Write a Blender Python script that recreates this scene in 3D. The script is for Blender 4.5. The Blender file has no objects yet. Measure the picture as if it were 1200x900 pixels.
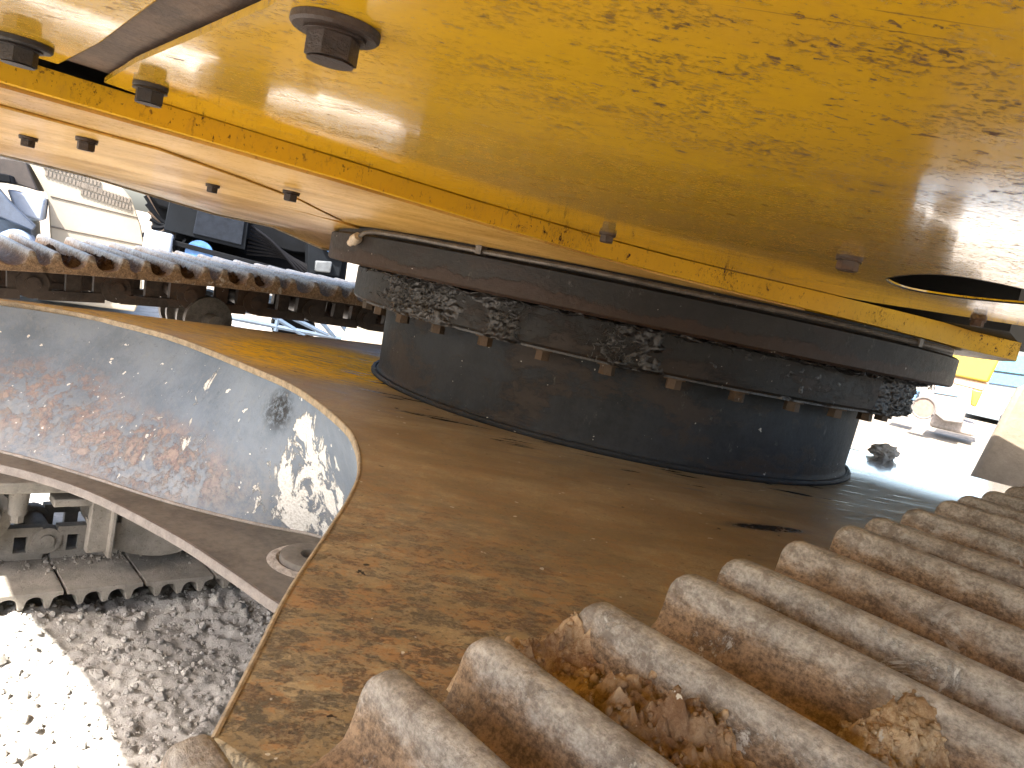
import bpy, bmesh, math, random
from mathutils import Vector, Matrix, noise
from mathutils.geometry import tessellate_polygon
R = math.radians
random.seed(7)
S = bpy.context.scene
COL = S.collection

# ------------------------------------------------------------------ camera
# x = along the tracks, y = across the machine (away from the viewer), z up, ground at z = 0, slewing axis at x = y = 0
cd = bpy.data.cameras.new('camera')
cam = bpy.data.objects.new('camera', cd)
COL.objects.link(cam)
f = Vector((.67529, .72741, -.1219)); r = Vector((.73441, -.6479, .20216)); u = Vector((-.06807, .22604, .97174))
cam.matrix_world = Matrix(((r.x, u.x, -f.x, -1.3196), (r.y, u.y, -f.y, -1.1087), (r.z, u.z, -f.z, 1.0), (0, 0, 0, 1)))
cd.sensor_width = 36; cd.lens = 903.5 / 1200 * 36
cd.clip_start = .01; cd.clip_end = 2000
S.camera = cam

# ------------------------------------------------------------------ sky, sun, exposure
SUN_DIR = Vector((-.80, -.24, .0)).normalized()            # horizontal direction towards the sun
ELEV = R(50)
W = bpy.data.worlds.new('World'); S.world = W; W.use_nodes = True
nt = W.node_tree
bg = nt.nodes['Background']
sky = nt.nodes.new('ShaderNodeTexSky'); sky.sky_type = 'NISHITA'; sky.sun_disc = False
sky.sun_elevation = ELEV
az = math.atan2(SUN_DIR.x, SUN_DIR.y)
sky.sun_rotation = az
sky.dust_density = 4; sky.ozone_density = .7
nt.links.new(sky.outputs[0], bg.inputs[0]); bg.inputs[1].default_value = .15
sd = bpy.data.lights.new('sun', 'SUN'); sd.energy = 5; sd.angle = R(.5); sd.color = (1, .95, .87)
so = bpy.data.objects.new('sun', sd); COL.objects.link(so)
sv = Vector((SUN_DIR.x * math.cos(ELEV), SUN_DIR.y * math.cos(ELEV), math.sin(ELEV)))
so.rotation_euler = sv.to_track_quat('Z', 'Y').to_euler(); so.location = (-5, -5, 8)
S.view_settings.view_transform = 'Standard'; S.view_settings.look = 'None'
S.view_settings.gamma = 1; S.view_settings.use_curve_mapping = False
S.view_settings.exposure = 2.7

# ------------------------------------------------------------------ material helpers
class NT:
    def __init__(s, name):
        s.m = bpy.data.materials.new(name); s.m.use_nodes = True
        s.t = s.m.node_tree; s.b = s.t.nodes['Principled BSDF']
        g = s.t.nodes.new('ShaderNodeNewGeometry'); s.pos = g.outputs['Position']; s.nor = g.outputs['Normal']
        s.obj = s.t.nodes.new('ShaderNodeTexCoord').outputs['Object']
    def link(s, a, b): s.t.links.new(a, b)
    def setin(s, i, v):
        if isinstance(v, bpy.types.NodeSocket): s.link(v, i)
        elif isinstance(v, (tuple, list)) and len(v) == 3 and i.type == 'RGBA': i.default_value = (*v, 1)
        else: i.default_value = v
    def math(s, op, a, b=0., c=None):
        n = s.t.nodes.new('ShaderNodeMath'); n.operation = op
        s.setin(n.inputs[0], a); s.setin(n.inputs[1], b)
        if c is not None: s.setin(n.inputs[2], c)
        return n.outputs[0]
    def map(s, v, scale=(1, 1, 1), rot=(0, 0, 0), loc=(0, 0, 0)):
        a = s.t.nodes.new('ShaderNodeMapping'); a.inputs['Rotation'].default_value = rot; s.link(v, a.inputs[0])
        b = s.t.nodes.new('ShaderNodeMapping'); b.inputs['Scale'].default_value = scale; b.inputs['Location'].default_value = loc
        s.link(a.outputs[0], b.inputs[0]); return b.outputs[0]
    def noise(s, v, scale, detail=4, rough=.55, dist=0.):
        n = s.t.nodes.new('ShaderNodeTexNoise'); n.inputs['Scale'].default_value = scale
        n.inputs['Detail'].default_value = detail; n.inputs['Roughness'].default_value = rough
        n.inputs['Distortion'].default_value = dist; s.link(v, n.inputs['Vector']); return n.outputs[0]
    def voro(s, v, scale, feature='F1'):
        n = s.t.nodes.new('ShaderNodeTexVoronoi'); n.feature = feature; n.inputs['Scale'].default_value = scale
        s.link(v, n.inputs['Vector']); return n.outputs['Distance']
    def step(s, x, a, b):          # smooth ramp 0..1 while x goes a..b
        n = s.t.nodes.new('ShaderNodeMapRange'); n.interpolation_type = 'SMOOTHSTEP'
        s.setin(n.inputs[0], x)
        if a <= b:
            n.inputs[1].default_value = a; n.inputs[2].default_value = b; n.inputs[3].default_value = 0; n.inputs[4].default_value = 1
        else:
            n.inputs[1].default_value = b; n.inputs[2].default_value = a; n.inputs[3].default_value = 1; n.inputs[4].default_value = 0
        return n.outputs[0]
    def mix(s, fac, a, b):
        n = s.t.nodes.new('ShaderNodeMix'); n.data_type = 'RGBA'
        s.setin(n.inputs[0], fac); s.setin(n.inputs[6], a); s.setin(n.inputs[7], b); return n.outputs[2]
    def mixf(s, fac, a, b):
        n = s.t.nodes.new('ShaderNodeMix'); n.data_type = 'FLOAT'
        s.setin(n.inputs[0], fac); s.setin(n.inputs[2], a); s.setin(n.inputs[3], b); return n.outputs[0]
    def near(s, c, rad, v=None, squash=(1, 1, 1), soft=.4):  # 1 at a place on the thing, falling to 0 at distance rad
        mp = s.map(v or s.pos, scale=(1, 1, 1), loc=(-c[0], -c[1], -c[2]))
        if squash != (1, 1, 1): mp = s.map(mp, scale=squash)
        n = s.t.nodes.new('ShaderNodeVectorMath'); n.operation = 'LENGTH'; s.link(mp, n.inputs[0])
        return s.step(n.outputs['Value'], rad, rad * soft)
    def sep(s, v):
        n = s.t.nodes.new('ShaderNodeSeparateXYZ'); s.link(v, n.inputs[0]); return n.outputs
    def bump(s, h, dist, strength=1.):
        n = s.t.nodes.new('ShaderNodeBump'); n.inputs['Distance'].default_value = dist; n.inputs['Strength'].default_value = strength
        s.link(h, n.inputs['Height']); s.link(n.outputs[0], s.b.inputs['Normal']); return n
    def bumps(s, *hs):
        t = None
        for h, k in hs:
            q = s.math('MULTIPLY', h, k); t = q if t is None else s.math('ADD', t, q)
        return s.bump(t, 1.)
    def out(s, col, rough, metal=0., spec=None):
        s.setin(s.b.inputs['Base Color'], col); s.setin(s.b.inputs['Roughness'], rough); s.setin(s.b.inputs['Metallic'], metal)
        if spec is not None: s.setin(s.b.inputs['Specular IOR Level'], spec)
        return s.m

def simple(name, col, rough, var=.25, scale=20, metal=0., bump=.001, spec=.5):
    n = NT(name)
    a = n.noise(n.pos, scale, 6, .65); b = n.noise(n.pos, scale * 7, 5, .7)
    lo = tuple(c * (1 - var) for c in col); hi = tuple(min(1, c * (1 + var)) for c in col)
    c = n.mix(n.step(n.math('ADD', n.math('MULTIPLY', a, .6), n.math('MULTIPLY', b, .4)), .36, .64), lo, hi)
    n.bumps((a, bump * 1.5), (b, bump * .5))
    return n.out(c, rough, metal, spec)

def m_yellow(name, chips=1., film=.5, base=(.68, .395, .012), streak=2.6, coat=.1, spec=.25, rb=0.):
    n = NT(name)
    st = n.map(n.pos, scale=(1.0, streak, 1), rot=(0, 0, R(42)))            # wipe marks run across the view
    big = n.noise(n.pos, 3.1, 4); mid = n.noise(st, 6, 6, .62, .3)
    c = n.mix(n.step(big, .35, .65), base, tuple(k * .86 for k in base))
    fm = n.math('MULTIPLY', n.step(mid, .36, .68), film)
    c = n.mix(fm, c, (.40, .215, .035))                                   # brown oily film
    fine = n.noise(n.map(n.pos, scale=(1.2, 2.6, 1), rot=(0, 0, R(42))), 90, 7, .75)
    c = n.mix(n.math('MULTIPLY', n.step(fine, .52, .70), .22 + film * .25), c, (.30, .15, .05))
    clus = n.step(n.noise(n.map(n.pos, scale=(1, 1.6, 1), rot=(0, 0, R(42))), 24, 6, .7), .47, .60)
    zone = n.math('MAXIMUM', n.step(n.noise(n.map(n.pos, loc=(1.7, .6, 0)), 4.6, 3), .42, .62), n.near((-1.06, -1.0, 1.07), .20, soft=.45))
    ch = n.noise(n.map(n.pos, scale=(1.1, 1.7, 1), rot=(0, 0, R(42))), 270, 6, .8)
    t = n.math('MULTIPLY', n.step(ch, .54, .565), n.math('MULTIPLY', n.math('MULTIPLY', zone, clus), chips * .9))
    ch2 = n.noise(n.map(n.pos, scale=(1, 1.5, 1), rot=(0, 0, R(36)), loc=(5, 2, 0)), 95, 6, .75)
    t2 = n.math('MULTIPLY', n.math('MAXIMUM', n.step(ch2, .615, .625), n.step(n.noise(n.map(n.pos, scale=(1, 2, 1), rot=(0, 0, R(48)), loc=(3, 3, 0)), 210, 5, .7), .635, .65)), n.math('MULTIPLY', n.mixf(zone, .45, 1.), chips))
    ch3 = n.noise(n.map(n.pos, scale=(1, 2.1, 1), rot=(0, 0, R(36)), loc=(1, 8, 0)), 36, 4, .6)
    t3 = n.math('MULTIPLY', n.step(ch3, .715, .725), chips)
    t = n.math('MINIMUM', n.math('ADD', n.math('ADD', t, t2), t3), 1.)
    c = n.mix(t, c, n.mix(n.step(fine, .4, .6), (.035, .014, .010), (.085, .045, .034)))
    scr = n.noise(n.map(n.pos, scale=(.7, 30, 1), rot=(0, 0, R(50))), 12, 2, .5)
    c = n.mix(n.math('MULTIPLY', n.step(scr, .74, .76), .6), c, (.16, .08, .03))
    rg = n.mixf(n.step(mid, .3, .7), .07, .15)
    rg = n.mixf(t, rg, .7)
    rg = n.math('ADD', rg, n.math('MULTIPLY', n.step(fine, .5, .7), .12))
    n.bumps((n.noise(n.pos, 5, 2), .002), (n.noise(n.pos, 38, 4), .0002), (t, -.0003), (fine, .00005))
    n.setin(n.b.inputs['Coat Weight'], n.math('MULTIPLY', n.math('SUBTRACT', 1., t), coat))
    n.setin(n.b.inputs['Coat Roughness'], n.math('ADD', n.mixf(n.step(mid, .3, .7), .03, .07), n.math('MULTIPLY', n.step(fine, .45, .7), .09)))
    n.b.inputs['Coat IOR'].default_value = 1.5
    return n.out(c, n.math('ADD', rg, rb), 0, spec)

def m_plate():
    n = NT('oily rusty plate')
    rot = (0, 0, R(35))
    st = n.map(n.pos, scale=(1, 1.7, 1), rot=rot)
    a = n.noise(st, 5, 8, .62, .4); b = n.noise(n.pos, 60, 8, .78); d = n.noise(n.pos, 330, 5, .75); e = n.noise(n.map(n.pos, loc=(4, 4, 0)), 150, 6, .75)
    grain = n.math('ADD', n.math('MULTIPLY', b, .5), n.math('MULTIPLY', d, .5))
    c = n.mix(n.step(a, .38, .62), (.30, .235, .135), (.46, .37, .225))
    c = n.mix(n.step(grain, .42, .58), n.mix(.45, c, (.17, .12, .07)), c)
    nearc = n.near((-1.14, -.76, .772), .62, soft=.15)
    o = n.math('MULTIPLY', n.step(n.noise(st, 21, 10, .78, .3), .475, .54), n.mixf(nearc, .32, .9))
    c = n.mix(n.math('MULTIPLY', o, n.step(grain, .38, .56)), c, (.37, .215, .10))
    k = n.math('MULTIPLY', n.step(n.noise(n.map(n.pos, loc=(3, 1, 0), scale=(1, 1.5, 1), rot=rot), 38, 10, .85), .47, .56), n.mixf(nearc, .10, .9))
    k = n.math('MULTIPLY', k, n.step(grain, .44, .54))
    c = n.mix(n.math("MULTIPLY", k, .8), c, (.075, .068, .056))
    c = n.mix(n.math('MULTIPLY', n.step(e, .60, .68), .5), c, (.38, .25, .11))
    c = n.mix(n.math('MULTIPLY', n.step(e, .40, .33), .6), c, (.05, .033, .02))
    # yellow patch of uneven strength beside the drum
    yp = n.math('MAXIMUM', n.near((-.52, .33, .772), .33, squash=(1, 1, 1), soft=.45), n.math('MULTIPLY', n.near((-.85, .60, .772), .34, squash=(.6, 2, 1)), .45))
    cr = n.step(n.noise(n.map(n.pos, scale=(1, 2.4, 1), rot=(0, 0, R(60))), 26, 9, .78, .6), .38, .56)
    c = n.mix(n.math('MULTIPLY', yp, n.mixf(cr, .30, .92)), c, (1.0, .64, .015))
    # oil smears and long black drips away from the drum
    sm = n.noise(n.map(n.pos, scale=(.6, 4.2, 1), rot=(0, 0, R(38)), loc=(1.3, 0, 0)), 9, 6, .66)
    drum = n.near((0, 0, .772), .74, soft=.74)
    oil = n.math('MULTIPLY', n.step(sm, .54, .62), n.mixf(drum, .10, 1.))
    oil = n.math('MAXIMUM', oil, n.math('MULTIPLY', n.near((0, 0, 0), .10, v=n.map(n.map(n.pos, loc=(.42, .655, -.772)), scale=(1, 5, 1), rot=(0, 0, R(20))), soft=.3), n.step(b, .34, .48)))
    c = n.mix(oil, c, (.014, .012, .011))
    dots = n.noise(n.map(n.pos, loc=(7, 7, 0)), 55, 3, .5)
    c = n.mix(n.step(dots, .735, .75), c, (.025, .016, .011))
    c = n.mix(n.step(n.noise(n.map(n.pos, loc=(2, 9, 0)), 90, 2, .4), .765, .775), c, (.62, .58, .5))
    rg = n.mixf(nearc, .46, .72)
    rg = n.math('ADD', rg, n.math('MULTIPLY', n.step(grain, .4, .6), .14))
    wet_sky = n.near((.78, -.40, .772), .62, soft=.5); rg = n.mixf(wet_sky, rg, n.mixf(n.step(b, .35, .6), .06, .20)); c = n.mix(n.math('MULTIPLY', wet_sky, .7), c, (.14, .19, .28)); rg = n.mixf(yp, rg, .85); rg = n.mixf(oil, rg, .16)  # glossy wet area; the sky's blue reflection is painted into its colour
    n.bumps((a, .003), (b, .0013), (d, .0005), (k, .0008))
    n.setin(n.b.inputs['Coat Weight'], n.math('MULTIPLY', wet_sky, n.mixf(n.step(b, .30, .55), .5, 1.))); n.b.inputs['Coat Roughness'].default_value = .09; n.b.inputs['Coat IOR'].default_value = 1.6
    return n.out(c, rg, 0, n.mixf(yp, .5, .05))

def m_web():
    n = NT('slate blue paint with rust and splatter')
    a = n.noise(n.pos, 8, 7, .65); b = n.noise(n.pos, 70, 8, .78); d = n.noise(n.pos, 260, 5, .7); st = n.noise(n.map(n.pos, scale=(3, 3, .7)), 30, 5, .7)
    c = n.mix(n.step(a, .35, .65), (.12, .150, .190), (.175, .21, .255))
    c = n.mix(n.math('MULTIPLY', n.step(st, .5, .7), .35), c, (.22, .235, .24))
    c = n.mix(n.math('MULTIPLY', n.step(b, .56, .66), .35), c, (.06, .07, .08))
    z = n.sep(n.pos)[2]
    low = n.step(z, .69, .54)
    r1 = n.math('MAXIMUM', n.near((-1.02, .47, .62), .17, squash=(.8, .8, 1.5)), n.near((-.86, .30, .575), .20, squash=(.7, .7, 2.2)))
    rust = n.math('MULTIPLY', n.step(n.noise(n.pos, 26, 10, .82), .46, .56), r1)
    c = n.mix(n.math('MULTIPLY', rust, .5), c, n.mix(n.step(b, .4, .6), (.26, .13, .08), (.42, .24, .14)))
    w = n.math('MAXIMUM', n.near((-.71, -.02, .60), .15, squash=(1, 1, .75), soft=.5), n.math('MULTIPLY', n.near((-.77, .27, .65), .16), .62))
    w = n.math('MAXIMUM', w, n.math('MULTIPLY', low, .40))
    wn = n.noise(n.map(n.pos, scale=(1, 1, .6)), 26, 9, .72, .5)
    thr = n.math('SUBTRACT', wn, n.math('MULTIPLY', n.math('SUBTRACT', 1., w), .26))
    ws = n.step(thr, .475, .50)
    c = n.mix(n.math('MULTIPLY', n.math('MULTIPLY', low, n.step(b, .36, .62)), .55), c, (.30, .285, .265))
    dots = n.step(n.noise(n.map(n.pos, loc=(4, 0, 2)), 62, 3, .5), .70, .715)
    c = n.mix(n.math('MAXIMUM', ws, dots), c, n.mix(n.step(d, .35, .6), (.50, .48, .44), (.72, .71, .67)))
    g = n.math('MULTIPLY', n.near((-.73, .075, .722), .05, soft=.3), n.step(b, .38, .55))
    c = n.mix(g, c, (.012, .012, .012))
    n.bumps((b, .0009), (ws, .0009), (d, .0002), (rust, .0006))
    return n.out(c, n.mixf(n.math('MAXIMUM', rust, ws), .45, .85), 0, .35)

def m_dark(name, base, rust=(.11, .045, .02), zr=None, amount=.5, rough=.42, spec=.3):
    n = NT(name)
    a = n.noise(n.pos, 7, 8, .7); b = n.noise(n.pos, 90, 8, .76); d = n.noise(n.pos, 400, 4, .7)
    g = n.math('ADD', n.math('MULTIPLY', a, .6), n.math('MULTIPLY', b, .4))
    c = n.mix(n.step(g, .38, .62), tuple(k * .62 for k in base), tuple(k * 1.5 for k in base))
    msk = n.step(n.noise(n.map(n.pos, loc=(2, 5, 1), scale=(1, 1, 2)), 5.5, 10, .75), .5, .57)
    if zr:
        z = n.sep(n.pos)[2]; wob = n.math('ADD', z, n.math('MULTIPLY', n.math('SUBTRACT', n.noise(n.pos, 9, 7, .7), .5), .07))
        msk = n.math('MAXIMUM', n.step(wob, zr + .003, zr - .003), n.math('MULTIPLY', msk, .35))
    c = n.mix(n.math('MULTIPLY', msk, amount), c, rust)
    c = n.mix(n.math('MULTIPLY', n.step(n.noise(n.map(n.pos, loc=(9, 1, 3), scale=(1, 1, .5)), 40, 8, .8), .60, .68), .35), c, (.16, .15, .135))
    c = n.mix(n.step(n.noise(n.map(n.pos, loc=(9, 1, 3)), 95, 3, .5), .73, .75), c, (.38, .36, .33))
    n.bumps((a, .0025), (b, .0008), (d, .0002), (msk, .0004))
    return n.out(c, n.math('ADD', n.math('MULTIPLY', n.math('SUBTRACT', b, .5), .5), rough), 0, spec)

def m_shoe():
    n = NT('worn steel shoe with dry rust')
    v = n.sep(n.obj)[2]
    a = n.noise(n.map(n.pos, scale=(1, .55, 1)), 26, 9, .74, .3); b = n.noise(n.map(n.pos, scale=(1, .5, 1)), 150, 8, .8); e = n.noise(n.pos, 420, 5, .75); d = n.noise(n.map(n.pos, loc=(1, 2, 3)), 9, 6, .65)
    h = n.math('ADD', v, n.math('MULTIPLY', n.math('SUBTRACT', a, .5), .034))
    h = n.math('ADD', h, n.math('MULTIPLY', n.math('SUBTRACT', b, .5), .020))
    t = n.step(h, -.018, -.004)
    t = n.math('MULTIPLY', t, n.mixf(n.step(d, .35, .6), .75, 1.))
    g = n.math('ADD', n.math('MULTIPLY', b, .55), n.math('MULTIPLY', e, .45))
    crest = n.mix(n.step(g, .37, .63), (.18, .16, .138), (.46, .43, .385))
    crest = n.mix(n.math('MULTIPLY', n.step(n.noise(n.map(n.pos, loc=(5, 5, 0)), 42, 9, .8), .50, .60), .8), crest, (.15, .125, .105))
    floor = n.mix(n.step(g, .40, .60), (.10, .063, .036), (.34, .225, .13))
    c = n.mix(t, floor, crest)
    wh = n.math('MULTIPLY', n.step(n.noise(n.map(n.pos, loc=(8, 3, 1)), 34, 9, .8, .6), .57, .62), n.step(d, .40, .56))
    c = n.mix(n.math('MULTIPLY', wh, .8), c, (.56, .54, .50))
    n.bumps((a, .0036), (b, .0018), (e, .0006), (wh, .0006))
    return n.out(c, n.mixf(t, .85, .42), 0, .55)

def m_dusty(k=1.):
    n = NT('grey dust over steel')
    a = n.noise(n.pos, 14, 8, .7); b = n.noise(n.pos, 110, 8, .8)
    c = n.mix(n.step(a, .35, .65), (.22 * k, .20 * k, .17 * k), (.33 * k, .30 * k, .26 * k))
    c = n.mix(n.step(b, .56, .66), c, (.12 * k, .10 * k, .08 * k))
    n.bumps((a, .004), (b, .002))
    return n.out(c, .9)

def m_mud(name, pale, dark):
    n = NT(name)
    a = n.noise(n.pos, 34, 9, .78, .4); b = n.noise(n.pos, 240, 7, .8); d = n.noise(n.map(n.pos, loc=(3, 3, 3)), 14, 5)
    g = n.math('ADD', n.math('MULTIPLY', a, .6), n.math('MULTIPLY', b, .4))
    c = n.mix(n.step(g, .42, .58), dark, pale)
    c = n.mix(n.math('MULTIPLY', n.step(d, .48, .6), .55), c, tuple(k * .5 for k in dark))
    c = n.mix(n.step(n.noise(n.pos, 160, 3, .5), .70, .73), c, (.6, .56, .48))
    n.bumps((a, .004), (b, .0018))
    return n.out(c, .95, 0, .2)

def m_ground():
    n = NT('dry pale dirt')
    a = n.noise(n.pos, 6, 9, .7); b = n.noise(n.pos, 90, 9, .8); far = n.noise(n.pos, .35, 5, .6)
    c = n.mix(n.step(a, .35, .65), (.30, .285, .265), (.43, .41, .375))
    c = n.mix(n.math('MULTIPLY', n.step(b, .54, .64), .5), c, (.16, .15, .14))
    c = n.mix(n.math('MULTIPLY', n.step(far, .5, .65), .3), c, (.30, .26, .21))
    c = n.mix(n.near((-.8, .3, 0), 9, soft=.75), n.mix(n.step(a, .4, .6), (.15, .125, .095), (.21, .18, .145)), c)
    n.bumps((a, .010), (b, .004))
    return n.out(c, .95, 0, .2)

M = dict(
    yellow=m_yellow('scuffed yellow paint', 1., .12, (.70, .39, .010), coat=0., spec=.15, rb=.35),
    yellow_near=m_yellow('scuffed yellow paint clean', .9, .25, coat=.62),
    tan=m_yellow('dirty yellow paint under dust film', .55, 1.0, (.68, .41, .10), streak=1.25, coat=.04, spec=.2, rb=.22),
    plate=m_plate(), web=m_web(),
    edge=simple('bare scraped plate edge', (.27, .21, .135), .7, .35, 60),
    flangetop=simple('brown dusty lower plate', (.12, .105, .088), .75, .3, 12),
    ring=m_dark('greasy dark ring paint', (.011, .0105, .010), (.028, .014, .008), zr=1.006, amount=.8, rough=.55),
    inner=m_dark('greasy inner ring', (.009, .0085, .008), (.028, .016, .010), amount=.5, rough=.5, spec=.25),
    drum=m_dark('charcoal blue drum paint', (.017, .019, .022), (.045, .030, .020), amount=.55, rough=.62, spec=.25),
    grease=None,
    bolt=m_dark('rusty brown bolt steel', (.055, .038, .028), (.11, .055, .026), amount=.7, rough=.5),
    bolt_dark=m_dark('dark bolt steel', (.026, .021, .019), (.05, .03, .02), amount=.6, rough=.42),
    rustbolt=m_dark('orange brown bolt', (.055, .038, .025), (.08, .045, .022), amount=.7, rough=.6),
    shoe=m_shoe(), dusty=m_dusty(.78), clod=m_dusty(2.4),
    link=m_dark('oily brown link steel', (.045, .032, .024), (.09, .05, .03), amount=.7, rough=.55),
    black=simple('black shaded interior', (.012, .011, .010), .7),  # black colour stands for the shade inside the deck recess
    mudfar=m_mud('dark dried mud', (.16, .10, .06), (.05, .028, .018)),
    mud=m_mud('dry tan mud', (.60, .44, .27), (.27, .155, .085)),
    mud2=m_mud('pale fibrous mud', (.62, .48, .30), (.30, .19, .10)),
    ground=m_ground(),
    tube=simple('grey brown steel tube', (.10, .085, .07), .45, .4, 50, .2),
    brass=simple('pale fitting metal', (.50, .42, .32), .4, .3, 60, .3),
)
gr = NT('black shiny grease')
gb = gr.noise(gr.pos, 150, 6, .7); gr.bumps((gb, .0015), (gr.noise(gr.pos, 45, 5, .7), .003))
M['grease'] = gr.out(gr.mix(gr.step(gb, .45, .65), (.006, .005, .005), (.030, .026, .024)), .28, 0, .6)

# ------------------------------------------------------------------ object helpers
def link(o, parent=None):
    COL.objects.link(o)
    if parent is not None: o.parent = parent
    return o
def mesh_obj(name, bm, mat, parent=None, smooth=True, bevel=0., angle=40, normals=True):
    me = bpy.data.meshes.new(name)
    if normals: bmesh.ops.recalc_face_normals(bm, faces=bm.faces)
    bm.to_mesh(me); bm.free()
    me.materials.append(mat)
    o = bpy.data.objects.new(name, me); link(o, parent)
    if smooth:
        for p in me.polygons: p.use_smooth = True
        try: me.set_sharp_from_angle(angle=R(angle))
        except Exception: pass
    if bevel:
        b = o.modifiers.new('bevel', 'BEVEL'); b.width = bevel; b.segments = 2; b.limit_method = 'ANGLE'; b.angle_limit = R(50)
    return o
def thing(name, label, cat, loc=(0, 0, 0), rz=0., group=None):
    o = bpy.data.objects.new(name, None); o.empty_display_size = .2
    link(o); o.location = loc; o.rotation_euler = (0, 0, rz); return tag(o, label, cat, group)
def tag(o, label=None, cat=None, group=None, kind=None):
    if label: o['label'] = label
    if cat: o['category'] = cat
    if group: o['group'] = group
    if kind: o['kind'] = kind
    return o
def box(bm, c, s, rot=None):
    m = Matrix.Translation(c)
    if rot is not None: m = m @ rot
    r_ = bmesh.ops.create_cube(bm, size=1., matrix=m @ Matrix.Diagonal((*s, 1)))
    return r_['verts']
def cyl(bm, c, r1, r2, h, seg=24, axis='Z', rot=None):
    m = Matrix.Translation(c)
    if axis == 'Y': m = m @ Matrix.Rotation(R(90), 4, 'X')
    if axis == 'X': m = m @ Matrix.Rotation(R(90), 4, 'Y')
    if rot is not None: m = m @ rot
    return bmesh.ops.create_cone(bm, cap_ends=True, segments=seg, radius1=r1, radius2=r2, depth=h, matrix=m)['verts']
def catmull(P, n=6, closed=False):
    P = [Vector(p) for p in P]; out = []
    N = len(P)
    rng = range(N) if closed else range(N - 1)
    for i in rng:
        p0 = P[(i - 1) % N] if closed or i > 0 else P[0] * 2 - P[1]
        p1 = P[i]; p2 = P[(i + 1) % N]
        p3 = P[(i + 2) % N] if closed or i + 2 < N else p2 * 2 - p1
        for k in range(n):
            t = k / n
            out.append(.5 * ((2 * p1) + (p2 - p0) * t + (2 * p0 - 5 * p1 + 4 * p2 - p3) * t * t + (3 * p1 - p0 - 3 * p2 + p3) * t ** 3))
    if not closed: out.append(P[-1])
    return out
def prism(bm, lo, hi):
    """closed solid between two outlines with equal point counts"""
    a = [bm.verts.new(p) for p in lo]; b = [bm.verts.new(p) for p in hi]; n = len(a)
    if n > 8:
        for t in tessellate_polygon([[Vector(p) for p in lo]]):
            try: bm.faces.new([a[k] for k in t]); bm.faces.new([b[k] for k in t])
            except ValueError: pass
    else: bm.faces.new(list(reversed(a))); bm.faces.new(b)
    for i in range(n): bm.faces.new((a[i], a[(i + 1) % n], b[(i + 1) % n], b[i]))
def lathe(bm, prof, seg=128, a0=0., a1=360., centre=(0, 0)):
    full = abs(a1 - a0) >= 360; rows = []
    for i in range(seg if full else seg + 1):
        a = R(a0 + (a1 - a0) * i / seg); c, s_ = math.cos(a), math.sin(a)
        rows.append([bm.verts.new((centre[0] + r_ * c, centre[1] + r_ * s_, z)) for r_, z in prof])
    n = len(rows)
    for i in range(n if full else n - 1):
        A, B = rows[i], rows[(i + 1) % n]
        for k in range(len(prof) - 1): bm.faces.new((A[k], B[k], B[k + 1], A[k + 1]))
    return rows
def tube(bm, pts, rad, seg=8, caps=True):
    pts = [Vector(p) for p in pts]; rings = []
    for i, p in enumerate(pts):
        t = (pts[min(i + 1, len(pts) - 1)] - pts[max(i - 1, 0)]).normalized()
        ref = Vector((0, 0, 1)) if abs(t.z) < .9 else Vector((1, 0, 0))
        x = t.cross(ref).normalized(); y = t.cross(x)
        rr = rad[i] if isinstance(rad, (list, tuple)) else rad
        rings.append([bm.verts.new(p + x * rr * math.cos(k * 2 * math.pi / seg) + y * rr * math.sin(k * 2 * math.pi / seg)) for k in range(seg)])
    for a, b in zip(rings, rings[1:]):
        for k in range(seg): bm.faces.new((a[k], a[(k + 1) % seg], b[(k + 1) % seg], b[k]))
    if caps: bm.faces.new(rings[0]); bm.faces.new(list(reversed(rings[-1])))
def fbm(p, o=5): return noise.fractal(Vector(p), 1., 2., o)

# ------------------------------------------------------------------ ground
def axis(lo, hi, step, far):
    a = [lo + step * i for i in range(int((hi - lo) / step) + 1)]
    d = step; x = a[-1]; up = []
    while x < far: d *= 1.22; x += d; up.append(x)
    d = step; x = a[0]; dn = []
    while x > -far: d *= 1.22; x -= d; dn.append(x)
    return dn[::-1] + a + up
gx = axis(-1.75, .15, .0085, 700); gy = axis(-.35, 1.0, .0085, 700)
def gh(x, y):
    cl = max(0., 1 - max(0, abs(x + .8) - 1.4) / 2) * max(0., 1 - max(0, abs(y - .3) - 1.2) / 2)
    v = Vector((x, y, 0))
    h = .012 * noise.noise(v * 2.1) + .03 * cl * noise.noise(v * 5)
    c = noise.voronoi(v * 21)[0]; h += cl * .020 * (noise.noise(v * 6 + Vector((3, 3, 3))) + .7) * max(0, .45 - c[0]) * 2
    c = noise.voronoi(v * 48)[0]; h += cl * .010 * max(0, .5 - c[0]) * 2
    h += cl * .012 * fbm(v * 28, 3)
    if abs(x) < 8 and abs(y) < 8: h += .02 * fbm(v * 1.7, 3)
    return h - .035
vs = [(x, y, gh(x, y)) for y in gy for x in gx]; nx = len(gx)
fs = [(j * nx + i, j * nx + i + 1, (j + 1) * nx + i + 1, (j + 1) * nx + i) for j in range(len(gy) - 1) for i in range(nx - 1)]
me = bpy.data.meshes.new('ground'); me.from_pydata(vs, [], fs); me.materials.append(M['ground'])
for p_ in me.polygons: p_.use_smooth = True
ground = link(bpy.data.objects.new('ground', me)); tag(ground, kind='structure')

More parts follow.
